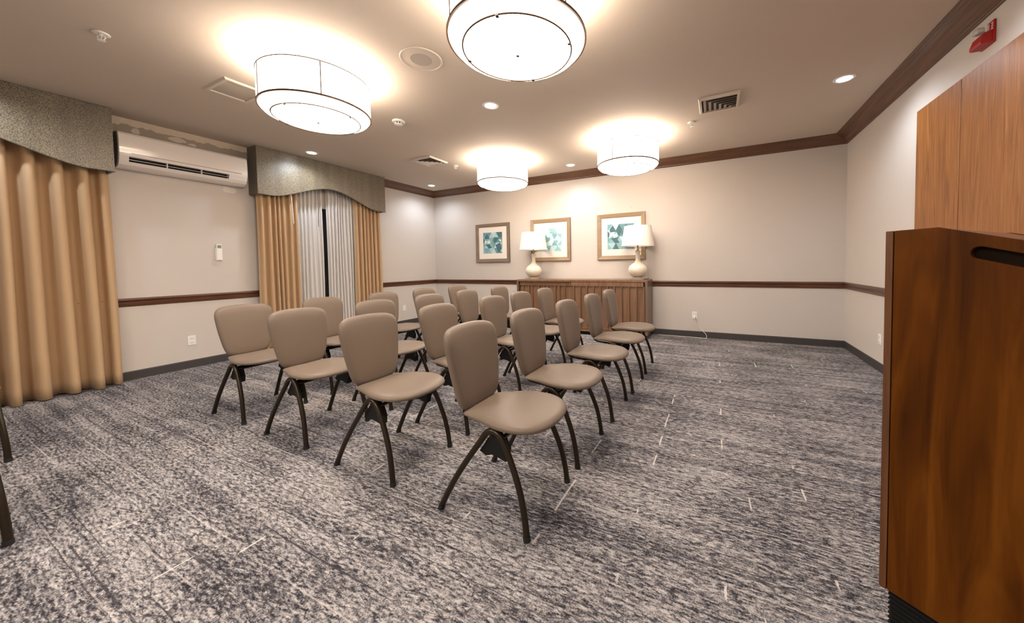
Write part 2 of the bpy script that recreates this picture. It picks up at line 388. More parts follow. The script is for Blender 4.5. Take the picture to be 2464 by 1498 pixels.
# crown moulding
cp = [(0, 2.752), (.012, 2.752), (.016, 2.760), (.024, 2.764), (.026, 2.774), (.040, 2.780), (.062, 2.796), (.084, 2.818), (.100, 2.830), (.118, 2.834), (.122, 2.842), (.142, 2.846), (.146, 2.854), (.159, 2.857), (.159, 2.865), (0, 2.865)]
struct('trim_5', extrude_profile(bmesh.new(), cp, (0, 0, 0), (W_, 0, 0), (0, -1, 0), m0=1, m1=1), M['crown'], 'dark wood crown moulding on the back wall')
struct('trim_6', extrude_profile(bmesh.new(), cp, (W_, 0, 0), (W_, YN, 0), (-1, 0, 0), m0=1), M['crown_y'], 'dark wood crown moulding on the right wall')
struct('trim_7', extrude_profile(bmesh.new(), cp, (0, 0, 0), (0, -1.47, 0), (1, 0, 0), m0=1), M['crown_y'], 'dark wood crown moulding on the left wall')

# ------------------------------------------------------------------ wood wall panels (right wall)
for (a, b_, lb) in ((-1.86, -2.450, 'narrow walnut wall panel at the left edge of the wood wall feature'), (-2.458, -3.90, 'wide walnut wall panel lit from above, below the red alarm')):
    pn = tag(obj('wood_wall_panel', BX((W_-.032, a, .10), (W_-.0005, b_, 2.455), .003), M['panel']), lb, 'wall panel')
    if b_ < -3: obj('reveal_strip', BX((W_-.026, a, .10), (W_-.001, a+.0055, 2.455)), M['gap_and_shade'], pn)

# ------------------------------------------------------------------ valances and curtains
VD = .24
def valance(name, y0, y1, label):
    v = thing(name, label, 'valance', (0, (y0+y1)/2, 2.22)); hw = (y1-y0)/2
    def zb(t):   # t in -1..1
        t = abs(t)
        if t > .83: return 0.0
        s = (1-t/.83); return .235*(s*s*(3-2*s))**.85
    n = 64; top = H_-.003-2.22
    def face(x0, x1):
        bm = bmesh.new(); R = []
        for i in range(n+1):
            t = -1+2*i/n; y = t*hw
            R.append([bm.verts.new((x, y, z)) for x, z in ((x1, zb(t)), (x1, top), (x0, top), (x0, zb(t)))])
        for A, B in zip(R, R[1:]):
            for k in range(4): bm.faces.new((A[k], A[(k+1) % 4], B[(k+1) % 4], B[k]))
        bm.faces.new(R[0]); bm.faces.new(R[-1][::-1]); return bm
    obj('front_board', face(VD-.022, VD), M['valance'], v)
    for s in (-1, 1): obj('side_return', BX((.001, s*hw-s*.022, 0), (VD-.023, s*hw, top), .003), M['valance_plain'], v)
    # welt cord along lower edge
    pts = [(VD-.004, -hw+2*hw*i/n, zb(-1+2*i/n)) for i in range(n+1)]
    obj('piping', tube(bmesh.new(), pts, .006, 6, 1), M['valance_plain'], v, smooth=True)
    return v
valance('valance', -3.455, -1.475, 'olive fabric valance with arched lower edge above the far window')
valance('valance', -6.66, -4.675, 'olive fabric valance at the left edge, nearest the viewer')

def curtain(name, label, cat, y0, y1, z0, z1, x, amp, folds, m, parent=None, seed=0, flare=0.0, group=None, sharp=.6, thick=.003):
    rnd = random.Random(seed); nf = folds
    cuts = [0.0]
    for i in range(nf): cuts.append(cuts[-1]+rnd.uniform(.7, 1.3))
    cuts = [c/cuts[-1] for c in cuts]; amps = [rnd.uniform(.7, 1.15) for _ in range(nf)]
    K = 20; cols = []
    for i in range(nf):
        for k in range(K): cols.append((i, k/K))
    cols.append((nf-1, 1.0)); rows = 22; bm = bmesh.new(); G = []
    for r in range(rows+1):
        tz = r/rows; z = z1+(z0-z1)*tz; row = []
        for (i, s) in cols:
            u = cuts[i]+(cuts[i+1]-cuts[i])*s
            wv = math.sin(2*PI*s-.5*PI)      # -1..1
            wv = (1-sharp)*wv + sharp*math.copysign(abs(wv)**.55, wv)
            a = amp*amps[i]*(.75+.35*tz)
            sway = .010*math.sin(u*9+tz*3+seed)*tz
            yy = y0+(y1-y0)*u + (y1-y0)/nf*.068*math.sin(4*PI*s) + sway + flare*tz*(u-.5)*2
            row.append(bm.verts.new((x+a*(wv+1)*.5+.008*math.sin(tz*4+i), yy, z+.004*math.sin(i*2.1)*(tz > .99))))
        G.append(row)
    for A, B in zip(G, G[1:]):
        for k in range(len(A)-1): bm.faces.new((A[k], A[k+1], B[k+1], B[k]))
    o = obj(name, bm, m, parent, smooth=True)
    md = o.modifiers.new('cloth', 'SOLIDIFY'); md.thickness = thick
    if label: tag(o, label, cat, group)
    return o
curtain('curtain', 'tan drape with deep folds hanging at the left edge, nearest the viewer', 'curtain', -5.86, -4.68, .008, 2.60, .035, .135, 10, M['drape'], seed=4, flare=.02, sharp=0.0)
c1 = curtain('curtain', 'tan drape hanging left of the white sheers at the far window', 'curtain', -3.425, -2.905, .008, 2.60, .100, .085, 7, M['drape'], seed=2, sharp=.1)
c2 = curtain('curtain', 'tan drape hanging right of the white sheers at the far window', 'curtain', -2.02, -1.50, .008, 2.60, .100, .085, 7, M['drape'], seed=9, sharp=.1)
s1 = curtain('sheer_curtain', 'white sheer curtain left of the dark gap', 'curtain', -2.93, -2.515, .012, 2.60, .035, .055, 7, M['sheer'], seed=5, sharp=.2, thick=.001, flare=-.01)
s2 = curtain('sheer_curtain', 'white sheer curtain right of the dark gap', 'curtain', -2.445, -1.96, .012, 2.60, .035, .055, 9, M['sheer'], seed=6, sharp=.2, thick=.001, flare=.01)
obj('wand', tube(bmesh.new(), [(.213, -3.045, 2.42), (.213, -3.02, 1.86)], .005, 8, 1), M['white'], c1)
obj('wand', tube(bmesh.new(), [(.10, -2.60, 2.42), (.10, -2.605, 1.86)], .0035, 8, 1), M['winframe'], s1)

# ------------------------------------------------------------------ air conditioner
ac = thing('air_conditioner', 'white wall-mounted split air conditioner between the two valances', 'air conditioner', (0, -4.09, 2.30))
def acprof(notch):
    d = .055 if notch else 0
    P = [(.002, .0), (.002, .375), (.15, .372), (.185, .362), (.203, .34), (.212, .28), (.212, .19), (.207, .135), (.203, .112), (.203-d, .112), (.186-d, .060), (.186, .060), (.165, .028), (.12, .004), (.06, .0)]
    return P
bm = bmesh.new(); R = []
for (y, nt_) in ((-.542, 0), (-.475, 0), (-.4745, 1), (.355, 1), (.3555, 0), (.542, 0)):
    R.append([bm.verts.new((x, y, z)) for x, z in acprof(nt_)])
for A, B in zip(R, R[1:]):
    for k in range(len(A)): bm.faces.new((A[k], A[(k+1) % len(A)], B[(k+1) % len(A)], B[k]))
bm.faces.new(R[0]); bm.faces.new(R[-1][::-1])
obj('housing', bm, M['ac'], ac, smooth=True, angle=28)
obj('air_outlet', BX((.110, -.470, .061), (.152, .351, .111)), M['dark'], ac)
bm = bmesh.new(); box(bm, (.166, -.472, .084), (.172, .353, .088)); obj('louver', bm, M['white'], ac)
for y in (-.19, .10): obj('divider', BX((.155, y-.003, .060), (.189, y+.003, .112)), M['white'], ac)
obj('seam', BX((.2085, -.46, .1455), (.2105, .48, .149)), M['frame_dark'], ac)
bm = bmesh.new()
pr = acprof(0); ins = [(max(.002, x-.004) if x > .01 else x, z) for x, z in pr]
A = [bm.verts.new((x*.97, -.5425, .01+z*.96)) for x, z in pr]; B = [bm.verts.new((x*.97, -.548, .01+z*.96)) for x, z in pr]
for k in range(len(A)): bm.faces.new((A[k], A[(k+1) % len(A)], B[(k+1) % len(A)], B[k]))
bm.faces.new(B); bm.faces.new(A[::-1])
obj('end_cap', bm, M['acgrey'], ac)
tag(bpy.data.objects['end_cap'], 'grey end cap')

# remote holder, outlets
rm = thing('remote_control', 'white air conditioner remote in its holder on the left wall', 'remote control', (.0, -3.805, 1.42))
obj('holder', BX((.0005, -.034, -.105), (.012, .034, .06), .003), M['white'], rm)
obj('body', BX((.012, -.028, -.10), (.028, .028, .108), .005), M['white'], rm)
obj('display', BX((.0275, -.020, .055), (.0285, .020, .095)), M['screen'], rm)
def outlet(loc, rz, label, kind='duplex', group=None):
    o = thing('wall_outlet', label, 'outlet', loc, rz, group)      # local +y is out of the wall, x across
    obj('cover_plate', BX((-.036, .0005, -.058), (.036, .006, .058), .002), M['white'], o)
    if kind == 'duplex':
        for s in (-1, 1):
            f_ = obj('receptacle', BX((-.017, .006, s*.024-.015), (.017, .009, s*.024+.015), .003), M['white'], o)
            b2 = bmesh.new()
            for xx in (-.007, .007): box(b2, (xx-.0015, .009, s*.024-.006), (xx+.0015, .0094, s*.024+.005))
            obj('slot', b2, M['dark'], f_)
    return o
outlet((0, -4.10, .337), -PI/2, 'white duplex outlet low on the left wall beneath the air conditioner')
outlet((0, -.91, .352), -PI/2, 'white blank wall plate low on the left wall, right of the far window', 'blank')
wo = outlet((5.49, 0, .352), PI, 'white outlet with a plug on the back wall right of the console')
outlet((W_, -1.13, .345), PI/2, 'white outlet low on the right wall beside the lectern')
obj('plug', BX((-.013, .009, -.045), (.013, .040, -.012), .004), M['white'], wo)
tag(obj('power_cord', tube(bmesh.new(), [(5.49, -.042, .325), (5.50, -.055, .29), (5.53, -.035, .20), (5.60, -.03, .12), (5.66, -.045, .06), (5.665, -.06, .008), (5.62, -.09, .006), (5.45, -.07, .006), (5.2, -.06, .006), (4.93, -.05, .006)], .0035, 8, 5), M['white'], smooth=True),
    'thin white power cord running from the back wall outlet to the console', 'cord')

# ------------------------------------------------------------------ framed prints
PAL = [(.14, .30, .34), (.25, .46, .50), (.40, .62, .66), (.07, .16, .19), (.52, .72, .74), (.70, .82, .82), (.19, .38, .42)]
PAL2 = [(.30, .52, .56), (.46, .70, .73), (.58, .79, .80), (.20, .38, .42), (.66, .83, .83), (.50, .72, .75), (.74, .86, .85)]
def art(pal, name, sc):
    ms = []
    for i, c in enumerate(pal):
        m = bpy.data.materials.new('%s_%d' % (name, i)); nt, N, L, b = nodes(m); v = coords(N, L)
        n = noise(N, L, v, 14+i, 4, .65, .8)
        L.new(mix(N, L, n, tuple(x*.7 for x in c), tuple(min(1, x*1.25) for x in c)), b.inputs['Base Color']); b.inputs['Roughness'].default_value = .6; ms.append(m)
    return ms
A1, A2 = art(PAL, 'watercolour_deep', 1), art(PAL2, 'watercolour_pale', 1)
def tri_print(seed, cols, rows, w, h, white):
    rnd = random.Random(seed); bm = bmesh.new()
    V = {}
    for j in range(rows+1):
        for i in range(cols+1):
            x = -w/2+w*i/cols + (0 if i in (0, cols) else (w/cols*.5*(j % 2)-w/cols*.25))
            z = -h/2+h*j/rows
            V[i, j] = bm.verts.new((x, -.0305, z))
    for j in range(rows):
        for i in range(cols):
            a, b_, c, d = V[i, j], V[i+1, j], V[i+1, j+1], V[i, j+1]
            for q in (((a, b_, c), (a, c, d)) if j % 2 else ((a, b_, d), (b_, c, d))):
                fc = bm.faces.new(q); fc.material_index = rnd.choice([0, 0, 1, 1, 2, 2, 3, 4, 6])
    # a pale bow-tie shape and a dark faceted one over the triangles
    def poly(pts, mi, y): 
        fc = bm.faces.new([bm.verts.new((x*w, y, z*h)) for x, z in pts]); fc.material_index = mi
    if white == 1:
        poly([(-.42, .30), (-.30, .46), (-.16, .20), (-.40, .18)], 3, -.0308); poly([(.02, .14), (.12, .30), (.20, .06), (.10, -.04)], 3, -.0308)
        poly([(-.42, .13), (-.30, .08), (-.34, .00), (-.44, -.06)], 5, -.0309); poly([(-.28, .08), (-.14, .14), (-.12, -.02), (-.28, -.05)], 5, -.0309)
        poly([(-.38, -.06), (-.18, -.05), (-.04, -.24), (-.22, -.26)], 3, -.0308); poly([(.14, -.10), (.40, .00), (.48, -.30), (.30, -.48)], 3, -.0308)
        poly([(.30, .16), (.46, .14), (.44, .02)], 5, -.0309)
    else:
        poly([(-.28, .12), (.00, .12), (-.02, -.02), (-.14, -.10), (-.24, -.04)], 3, -.0308); poly([(-.04, .36), (.16, .30), (.20, .16), (.04, .26)], 3, -.0308)
        poly([(.22, .00), (.30, -.05), (.36, .00), (.28, -.18)], 3, -.0308); poly([(.00, .24), (.10, .30), (.08, .12), (-.02, .14)], 6, -.0309)
    return bm
def picture(x, label, fm, am, seed, wh):
    p = thing('framed_print', label, 'picture', (x, 0, 1.668), 0, None)
    bm = bmesh.new(); hw, hh, fw = .42, .402, .072
    prof = [(0, 0), (0, .030), (.008, .034), (fw-.006, .022), (fw, .016), (fw, 0)]    # (inward, out)
    cs = [(-hw, -hh, 1, 1), (hw, -hh, -1, 1), (hw, hh, -1, -1), (-hw, hh, 1, -1)]
    R = [[bm.verts.new((cx+sx*d, -.001-o_, cz+sz*d)) for d, o_ in prof] for cx, cz, sx, sz in cs]
    for q in range(4):
        A, B = R[q], R[(q+1) % 4]
        for k in range(len(prof)):
            fc = bm.faces.new((A[k], A[(k+1) % len(prof)], B[(k+1) % len(prof)], B[k])); fc.material_index = 1 if k == 0 else 0
    obj('frame', bm, [fm, M['frame_dark']], p)
    obj('mat_board', BX((-hw+fw, -.012, -hh+fw), (hw-fw, -.002, hh-fw)), M['mat'], p)
    bm = tri_print(seed, 4, 4, .475, .435, wh)
    for v in bm.verts: v.co.y += .0305-.0135
    obj('print', bm, am, p)
    return p
picture(1.608, 'shade-darkened gold framed teal geometric print, leftmost of three, left of the console', M['taupe'], A1, 3, 1)
picture(2.943, 'gold framed pale teal print behind the left table lamp', M['gold'], A2, 5, 2)
picture(4.308, 'gold framed teal geometric print behind the right table lamp', M['gold'], A1, 8, 1)
tag(obj('wall_nail', lathe(bmesh.new(), [(0, 0), (.004, 0), (.004, .012), (0, .014)], 8), M['chrome']), 'tiny nail in the back wall above the rightmost print', 'nail')
nl = bpy.data.objects['wall_nail']; nl.location = (4.49, 0, 2.153); nl.rotation_euler = (PI/2, 0, 0)

# ------------------------------------------------------------------ console
cx0, cx1, cy0, cy1, cz = 2.475, 4.842, -.50, -.034, .932
cn = thing('console_cabinet', 'long walnut console cabinet with slatted sliding doors against the back wall', 'cabinet', ((cx0+cx1)/2, -.27, 0))
def CB(a, b_, bev=0): return BX((a[0]-(cx0+cx1)/2, a[1]+.27, a[2]), (b_[0]-(cx0+cx1)/2, b_[1]+.27, b_[2]), bev)
obj('top', CB((cx0, cy0, cz-.035), (cx1, cy1, cz), .002), M['console'], cn)
obj('side_panel', CB((cx0, cy0, .06), (cx0+.035, cy1, cz-.0355)), M['console_side'], cn)
obj('side_panel', CB((cx1-.035, cy0, .06), (cx1, cy1, cz-.0355)), M['console_side'], cn)
obj('bottom_rail', CB((cx0+.036, cy0+.005, .06), (cx1-.036, cy1, .10)), M['console'], cn)
obj('back_panel', CB((cx0+.036, cy1-.01, .101), (cx1-.036, cy1-.001, cz-.036)), M['console_side'], cn)
obj('plinth', CB((cx0+.08, cy0+.07, 0), (cx1-.08, cy1-.03, .0595)), M['black'], cn)
mid = 3.58
def door(a, b_, y, slats):
    bm = bmesh.new(); ox = (cx0+cx1)/2
    box(bm, (a-ox, y+.27, .105), (b_-ox, y+.285, cz-.04))
    box(bm, (a-ox, y+.252, cz-.105), (b_-ox, y+.27, cz-.04)); box(bm, (a-ox, y+.252, .105), (b_-ox, y+.27, .13))
    for s in slats:
        box(bm, (s-.008-ox, y+.248, .13), (s+.008-ox, y+.27, cz-.105)); box(bm, (s-.013-ox, y+.2692, .13), (s-.008-ox, y+.27, cz-.105), 0, 1); box(bm, (s+.008-ox, y+.2692, .13), (s+.012-ox, y+.27, cz-.105), 0, 1)  # thin dark strips paint the shade on both sides of each slat
    return bm
obj('door', door(cx0+.052, mid+.02, -.455, [2.60+.105*i+.02*math.sin(i*2.3) for i in range(10)]), [M['console'], M['gap_and_shade']], cn)
obj('door', door(mid-.02, cx1-.062, -.478, [mid+.03+.118*i for i in range(11)]), [M['console'], M['gap_and_shade']], cn)
obj('reveal', CB((cx1-.060, -.47, .105), (cx1-.037, -.45, cz-.04)), M['gap_and_shade'], cn)
obj('reveal', CB((cx0+.037, -.47, .105), (cx0+.050, -.45, cz-.04)), M['gap_and_shade'], cn)
obj('shadow_strip', CB((cx0+.037, -.492, cz-.0395), (cx1-.037, -.44, cz-.0355)), M['gap_and_shade'], cn)  # dark strip painting the shadow gap under the top

def table_lamp(x, y, label, first=None):
    if first:
        t = copy_tree(first); t.location = (x, y, cz+.0005); t['label'] = label; t.rotation_euler.z = .6; return t
    t = thing('table_lamp', label, 'lamp', (x, y, cz+.0005), 0, 'pair of gourd table lamps on the console')
    obj('base', lathe(bmesh.new(), [(0, 0), (.098, 0), (.098, .042), (0, .042)], 40), M['acrylic'], t, smooth=True, angle=40)
    obj('body', lathe(bmesh.new(), [(0, .043), (.070, .043), (.105, .062), (.138, .100), (.152, .145), (.150, .185), (.130, .225), (.090, .258), (.058, .280), (.043, .305), (.036, .345), (.034, .40), (.037, .44), (.044, .462), (.050, .470), (0, .470)], 40), M['ceramic'], t, smooth=True)
    obj('neck', lathe(bmesh.new(), [(0, .470), (.026, .470), (.026, .482), (.012, .488), (.012, .56), (0, .56)], 20), M['brass'], t, smooth=True, angle=40)
    s = obj('lamp_shade', lathe(bmesh.new(), [(.262, .545), (.214, .865), (.211, .865), (.259, .545)], 56, close=True), M['lampshade'], t, smooth=True, angle=40)
    bm = bmesh.new()
    for a in range(3): tube(bm, [(0, 0, .862), (.2125*math.cos(a*2.094), .2125*math.sin(a*2.094), .862)], .002, 6, 1)
    tube(bm, [(0, 0, .56), (0, 0, .885)], .004, 8, 1)
    obj('harp', bm, M['brass'], t)
    obj('switch', BX((.012, -.004, .500), (.050, .004, .508)), M['brass'], t)
    return t
L1 = table_lamp(2.722, -.29, 'cream gourd table lamp with white shade on the left end of the console')
table_lamp(4.655, -.29, 'cream gourd table lamp with white shade on the right end of the console', L1)
tag(obj('lamp_cord', tube(bmesh.new(), [(4.752, -.25, .9365), (4.79, -.20, .9365), (4.765, -.12, .9365), (4.79, -.045, .9365)], .003, 6, 5), M['black'], smooth=True), 'short dark cord lying on the console beside the right lamp', 'cord')

# ------------------------------------------------------------------ lectern
LD = (.778, -.628); lang = math.atan2(LD[1], LD[0])
lc = thing('lectern', 'dark walnut lectern with angled top and hand slot at the right edge', 'lectern', (6.306, -4.476, 0), lang)
# local x runs toward the speaker's side, local y across (away from the viewer)
LW, LS = .66, .56
def topz(s): return 1.289 if s < .10 else 1.289-(s-.10)*.325
def side(y0, y1, slot):
    bm = bmesh.new()
    out = [(.006, .12), (LS, .12), (LS, topz(LS)), (.10, 1.289), (.006, 1.287)]
    loops = [out]
    if slot:
        # rounded slot parallel to the slope
        c0 = Vector((.180, 1.212)); c1_ = Vector((.42, 1.212-.24*.325)); r = .0165; d = (c1_-c0).normalized(); nrm = Vector((-d.y, d.x)); h = []
        for i in range(9): a = PI/2+PI*i/8; h.append(c0+r*(math.cos(a)*d+math.sin(a)*nrm))
        for i in range(9): a = -PI/2+PI*i/8; h.append(c1_+r*(math.cos(a)*d+math.sin(a)*nrm))
        loops.append([(p.x, p.y) for p in h])
    es = []
    for lp in loops:
        vs_ = [bm.verts.new((x, y0, z)) for x, z in lp]
        for i in range(len(vs_)): es.append(bm.edges.new((vs_[i], vs_[(i+1) % len(vs_)])))
    bmesh.ops.triangle_fill(bm, use_beauty=True, use_dissolve=True, edges=es)
    r = bmesh.ops.extrude_face_region(bm, geom=list(bm.faces))
    for v in [g for g in r['geom'] if isinstance(g, bmesh.types.BMVert)]: v.co.y = y1
    return bm
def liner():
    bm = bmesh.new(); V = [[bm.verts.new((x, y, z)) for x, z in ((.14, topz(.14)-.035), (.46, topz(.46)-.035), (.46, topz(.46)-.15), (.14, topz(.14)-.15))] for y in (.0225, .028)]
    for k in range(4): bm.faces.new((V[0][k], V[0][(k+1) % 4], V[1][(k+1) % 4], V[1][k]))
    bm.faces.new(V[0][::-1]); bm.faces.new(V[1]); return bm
obj('side_panel', side(0, .022, True), M['lectern'], lc)
obj('side_panel', side(LW-.022, LW, False), M['lectern'], lc)
obj('front_panel', BX((-.015, 0, .118), (.0035, LW, 1.287), .0015), M['lectern_edge'], lc)
obj('slot_liner', liner(), M['liner'], lc)
for o_ in [c for c in bpy.data.objects if c.parent == lc and c.name.startswith('side_panel')]:
    md = o_.modifiers.new('edge', 'BEVEL'); md.width = .0022; md.segments = 2; md.angle_limit = math.radians(60)
obj('cap', BX((.006, .0225, 1.262), (.10, LW-.0225, 1.286)), M['lectern_edge'], lc)

def slope_box(s0, s1, y0, y1, d0, d1):
    bm = bmesh.new(); vs_ = []
    for s in (s0, s1):
        for y in (y0, y1):
            for d in (d0, d1): vs_.append(bm.verts.new((s, y, topz(s)-.003-d)))
    for q in ((0, 1, 3, 2), (4, 6, 7, 5), (0, 4, 5, 1), (2, 3, 7, 6), (0, 2, 6, 4), (1, 5, 7, 3)): bm.faces.new([vs_[i] for i in q])
    return bm
def rim():
    bm = slope_box(.1005, .215, .0225, LW-.0225, 0, .020)
    for a in ((.515, LS, .0225, LW-.0225), (.2152, .5148, .0225, .05), (.2152, .5148, LW-.05, LW-.0225)):
        b2 = slope_box(*a, 0, .020); me = bpy.data.meshes.new('t'); b2.to_mesh(me); bm.from_mesh(me); b2.free(); bpy.data.meshes.remove(me)
    return bm
obj('reading_surface', rim(), M['lectern_edge'], lc)
obj('tray', slope_box(.2153, .5147, .0505, LW-.0505, .018, .024), M['lectern_edge'], lc)
obj('shelf', BX((.006, .0225, .70), (LS-.02, LW-.0225, .72)), M['lectern'], lc)
obj('bottom_board', BX((.006, .0225, .121), (LS-.001, LW-.0225, .14)), M['lectern'], lc)
bm = bmesh.new(); box(bm, (.010, .014, 0), (LS-.03, LW-.014, .1175))
for k in range(7): box(bm, (.006, .010, .006+k*.0158), (LS-.026, LW-.010, .012+k*.0158))
obj('ribbed_base', bm, M['black'], lc); tag(bpy.data.objects['ribbed_base'], 'black ribbed base')

# ------------------------------------------------------------------ fire alarm
fa = thing('fire_alarm', 'red wall fire alarm strobe high on the right wall above the wood panel', 'fire alarm', (W_, -2.655, 2.625))
obj('back_plate', BX((-.012, -.062, -.070), (-.0005, .062, .070), .003), M['red'], fa)
bm = bmesh.new()
A = [(-.012, -.068), (-.062, -.066), (-.066, -.050), (-.050, .0), (-.012, .012)]
for s in (-.052, .052): pass
a_ = [bm.verts.new((x, -.054, z)) for x, z in A]; b__ = [bm.verts.new((x, .054, z)) for x, z in A]
for k in range(5): bm.faces.new((a_[k], a_[(k+1) % 5], b__[(k+1) % 5], b__[k]))
bm.faces.new(a_[::-1]); bm.faces.new(b__)
obj('horn', bm, M['red'], fa)
obj('reflector', BX((-.030, -.030, .014), (-.0125, .030, .056), .003), M['white'], fa)
obj('strobe_lens', BX((-.070, -.024, .016), (-.0305, .024, .052), .008), M['lens'], fa)
def text(parent, s, size, loc, rot, m):
    cu = bpy.data.curves.new('lettering', 'FONT'); cu.body = s; cu.size = size; cu.extrude = .0006; cu.align_x = 'CENTER'; cu.align_y = 'CENTER'
    t = bpy.data.objects.new('t', cu); C.objects.link(t)
    me = bpy.data.meshes.new_from_object(t.evaluated_get(bpy.context.evaluated_depsgraph_get()))
    bpy.data.objects.remove(t); me.materials.clear(); me.materials.append(m)
    o = bpy.data.objects.new('lettering', me); C.objects.link(o); o.parent = parent; o.location = loc; o.rotation_euler = rot; return o
text(fa, 'FIRE', .026, (-.0129, -.047, .034), (PI/2, PI/2, -PI/2), M['white'])
text(fa, 'FIRE', .026, (-.0129, .047, .034), (PI/2, PI/2, -PI/2), M['white'])

# ------------------------------------------------------------------ drum ceiling lamps
def drum(seam):
    R, zt, zb_, ri, zi = .397, 2.753-H_, 2.503-H_, .314, 2.448-H_
    t = thing('drum_ceiling_lamp', '', 'ceiling lamp', (0, 0, H_), 0, 'round drum ceiling lamps')
    obj('shade', lathe(bmesh.new(), [(R, zb_), (R, zt), (R-.003, zt), (R-.003, zb_)], 96, close=True), M['shade_on'], t, smooth=True, angle=40)
    prof = [(R-.006, zb_-.001), (R-.012, zb_-.016), (R-.030, zb_-.034), (ri+.022, zi+.010), (ri, zi), (ri*.8, zi-.008), (ri*.5, zi-.015), (ri*.2, zi-.018), (0, zi-.018)]
    obj('diffuser', lathe(bmesh.new(), prof, 96), M['bowl_on'], t, smooth=True)
    obj('rim', lathe(bmesh.new(), [(R+.0045, zb_-.008), (R+.0045, zb_+.006), (R-.0055, zb_+.006), (R-.0055, zb_-.008)], 96, close=True), M['brown_rim'], t, smooth=True, angle=40)
    obj('rim', torus(bmesh.new(), R, .0042, zt, 96, 6), M['brown_rim'], t, smooth=True)
    ir = obj('ring', torus(bmesh.new(), ri, .0052, zi-.001, 96, 6), M['brown_rim'], t, smooth=True)
    for a in (.5, 2.07, 3.64, 5.21):
        b2 = BX((-.004, -.008, -.005), (.016, .008, .003)); bmesh.ops.rotate(b2, cent=(0, 0, 0), matrix=Matrix.Rotation(a+PI, 3, 'Z'), verts=b2.verts)
        bmesh.ops.translate(b2, vec=(ri*math.cos(a), ri*math.sin(a), zi-.003), verts=b2.verts); obj('clip', b2, M['frame_dark'], ir)
    obj('finial', lathe(bmesh.new(), [(0, zi-.030), (.009, zi-.027), (.011, zi-.021), (.006, zi-.0185), (0, zi-.0185)], 16), M['frame_dark'], t, smooth=True)
    for a in seam: obj('seam', tube(bmesh.new(), [((R+.001)*math.cos(a), (R+.001)*math.sin(a), zb_), ((R+.001)*math.cos(a), (R+.001)*math.sin(a), zt)], .004, 6, 1), M['brown_rim'], t)
    obj('stem', lathe(bmesh.new(), [(0, -.0005), (.06, -.0005), (.06, -.02), (.008, -.022), (.008, zi-.010), (0, zi-.010)], 24), M['white'], t, smooth=True, angle=40)
    return t
d0 = drum((-1.824, -.09, 1.7, 3.2))
spots = [(4.755, -4.150, -.29, 'nearest and largest round drum ceiling lamp, cut by the top of the picture'), (2.775, -4.130, 1.355, 'round white drum ceiling lamp at the left, by the large flat vent'),
         (4.735, -1.305, 0.0, 'round white drum ceiling lamp at far right, in front of the back wall crown'), (2.738, -1.290, 0.0, 'smallest round drum ceiling lamp, left of the other far one')]
for i, (x, y, rz, lb) in enumerate(spots):
    t = d0 if i == 0 else copy_tree(d0)
    t.location = (x, y, H_); t.rotation_euler.z = rz; t['label'] = lb
    light('lamp_light', 'AREA', (x, y, 2.66), K_UP, WARM, rot=(PI, 0, 0), shape='DISK', size=.70)

# ------------------------------------------------------------------ recessed downlights
def downlight(x, y, label, first=None):
    if first: t = copy_tree(first); t.location = (x, y, H_); t['label'] = label
    else:
        t = thing('downlight', label, 'ceiling light', (x, y, H_), 0, 'small recessed ceiling downlights')
        obj('trim_ring', lathe(bmesh.new(), [(.058, -.001), (.062, -.006), (.082, -.004), (.086, -.0005), (.058, -.0005)], 48, close=False), M['white'], t, smooth=True)
        obj('lens', lathe(bmesh.new(), [(0, -.0035), (.058, -.003), (.058, -.0006)], 40), M['dl_on'], t)
    light('lamp_light', 'SPOT', (x, y, H_-.012), K_SPOT, COOL, spot_size=math.radians(152), spot_blend=.8, shadow_soft_size=.05)
    return t
D0 = downlight(3.685, -2.918, 'small round downlight in the middle of the ceiling between the drum lamps')
downlight(6.862, -1.84, 'small round downlight at the right by the crown moulding', D0)
downlight(.545, -2.92, 'small round downlight just in front of the far valance', D0)
downlight(.515, -.58, 'small round downlight by the far left corner of the crown', D0)
downlight(3.593, -.525, 'small round downlight between the two far drum lamps', D0)
for x, y in ((6.95, -3.35), (.52, -5.55), (3.68, -5.6), (6.9, -6.6)):
    light('lamp_light', 'SPOT', (x, y, H_-.012), K_SPOT, COOL, spot_size=math.radians(152), spot_blend=.8, shadow_soft_size=.05)

# ------------------------------------------------------------------ ceiling fittings
sk = thing('ceiling_speaker', 'round flush ceiling speaker between the two near drum lamps', 'speaker', (3.667, -3.835, H_))
obj('bezel', lathe(bmesh.new(), [(.148, -.0005), (.163, -.0005), (.163, -.006), (.156, -.010), (.148, -.007)], 64, close=True), M['vent'], sk, smooth=True)
obj('grille', lathe(bmesh.new(), [(0, -.006), (.084, -.006), (.086, -.0055), (.148, -.005), (.148, -.0006)], 64), M['ceiling'], sk, smooth=True, angle=30)
obj('cone', lathe(bmesh.new(), [(0, -.0075), (.083, -.0072), (.083, -.006)], 48), M['speaker'], sk)
sd = thing('smoke_detector', 'small round white smoke detector on the ceiling', 'smoke detector', (2.532, -3.095, H_))
obj('base', lathe(bmesh.new(), [(0, -.0005), (.068, -.0005), (.070, -.010), (.062, -.020), (0, -.020)], 40), M['white'], sd, smooth=True, angle=40)
obj('chamber', lathe(bmesh.new(), [(0, -.0205), (.034, -.0205), (.034, -.036), (0, -.036)], 24), M['black'], sd)
bm = lathe(bmesh.new(), [(0, -.036), (.044, -.036), (.046, -.041), (.035, -.048), (0, -.050)], 40)
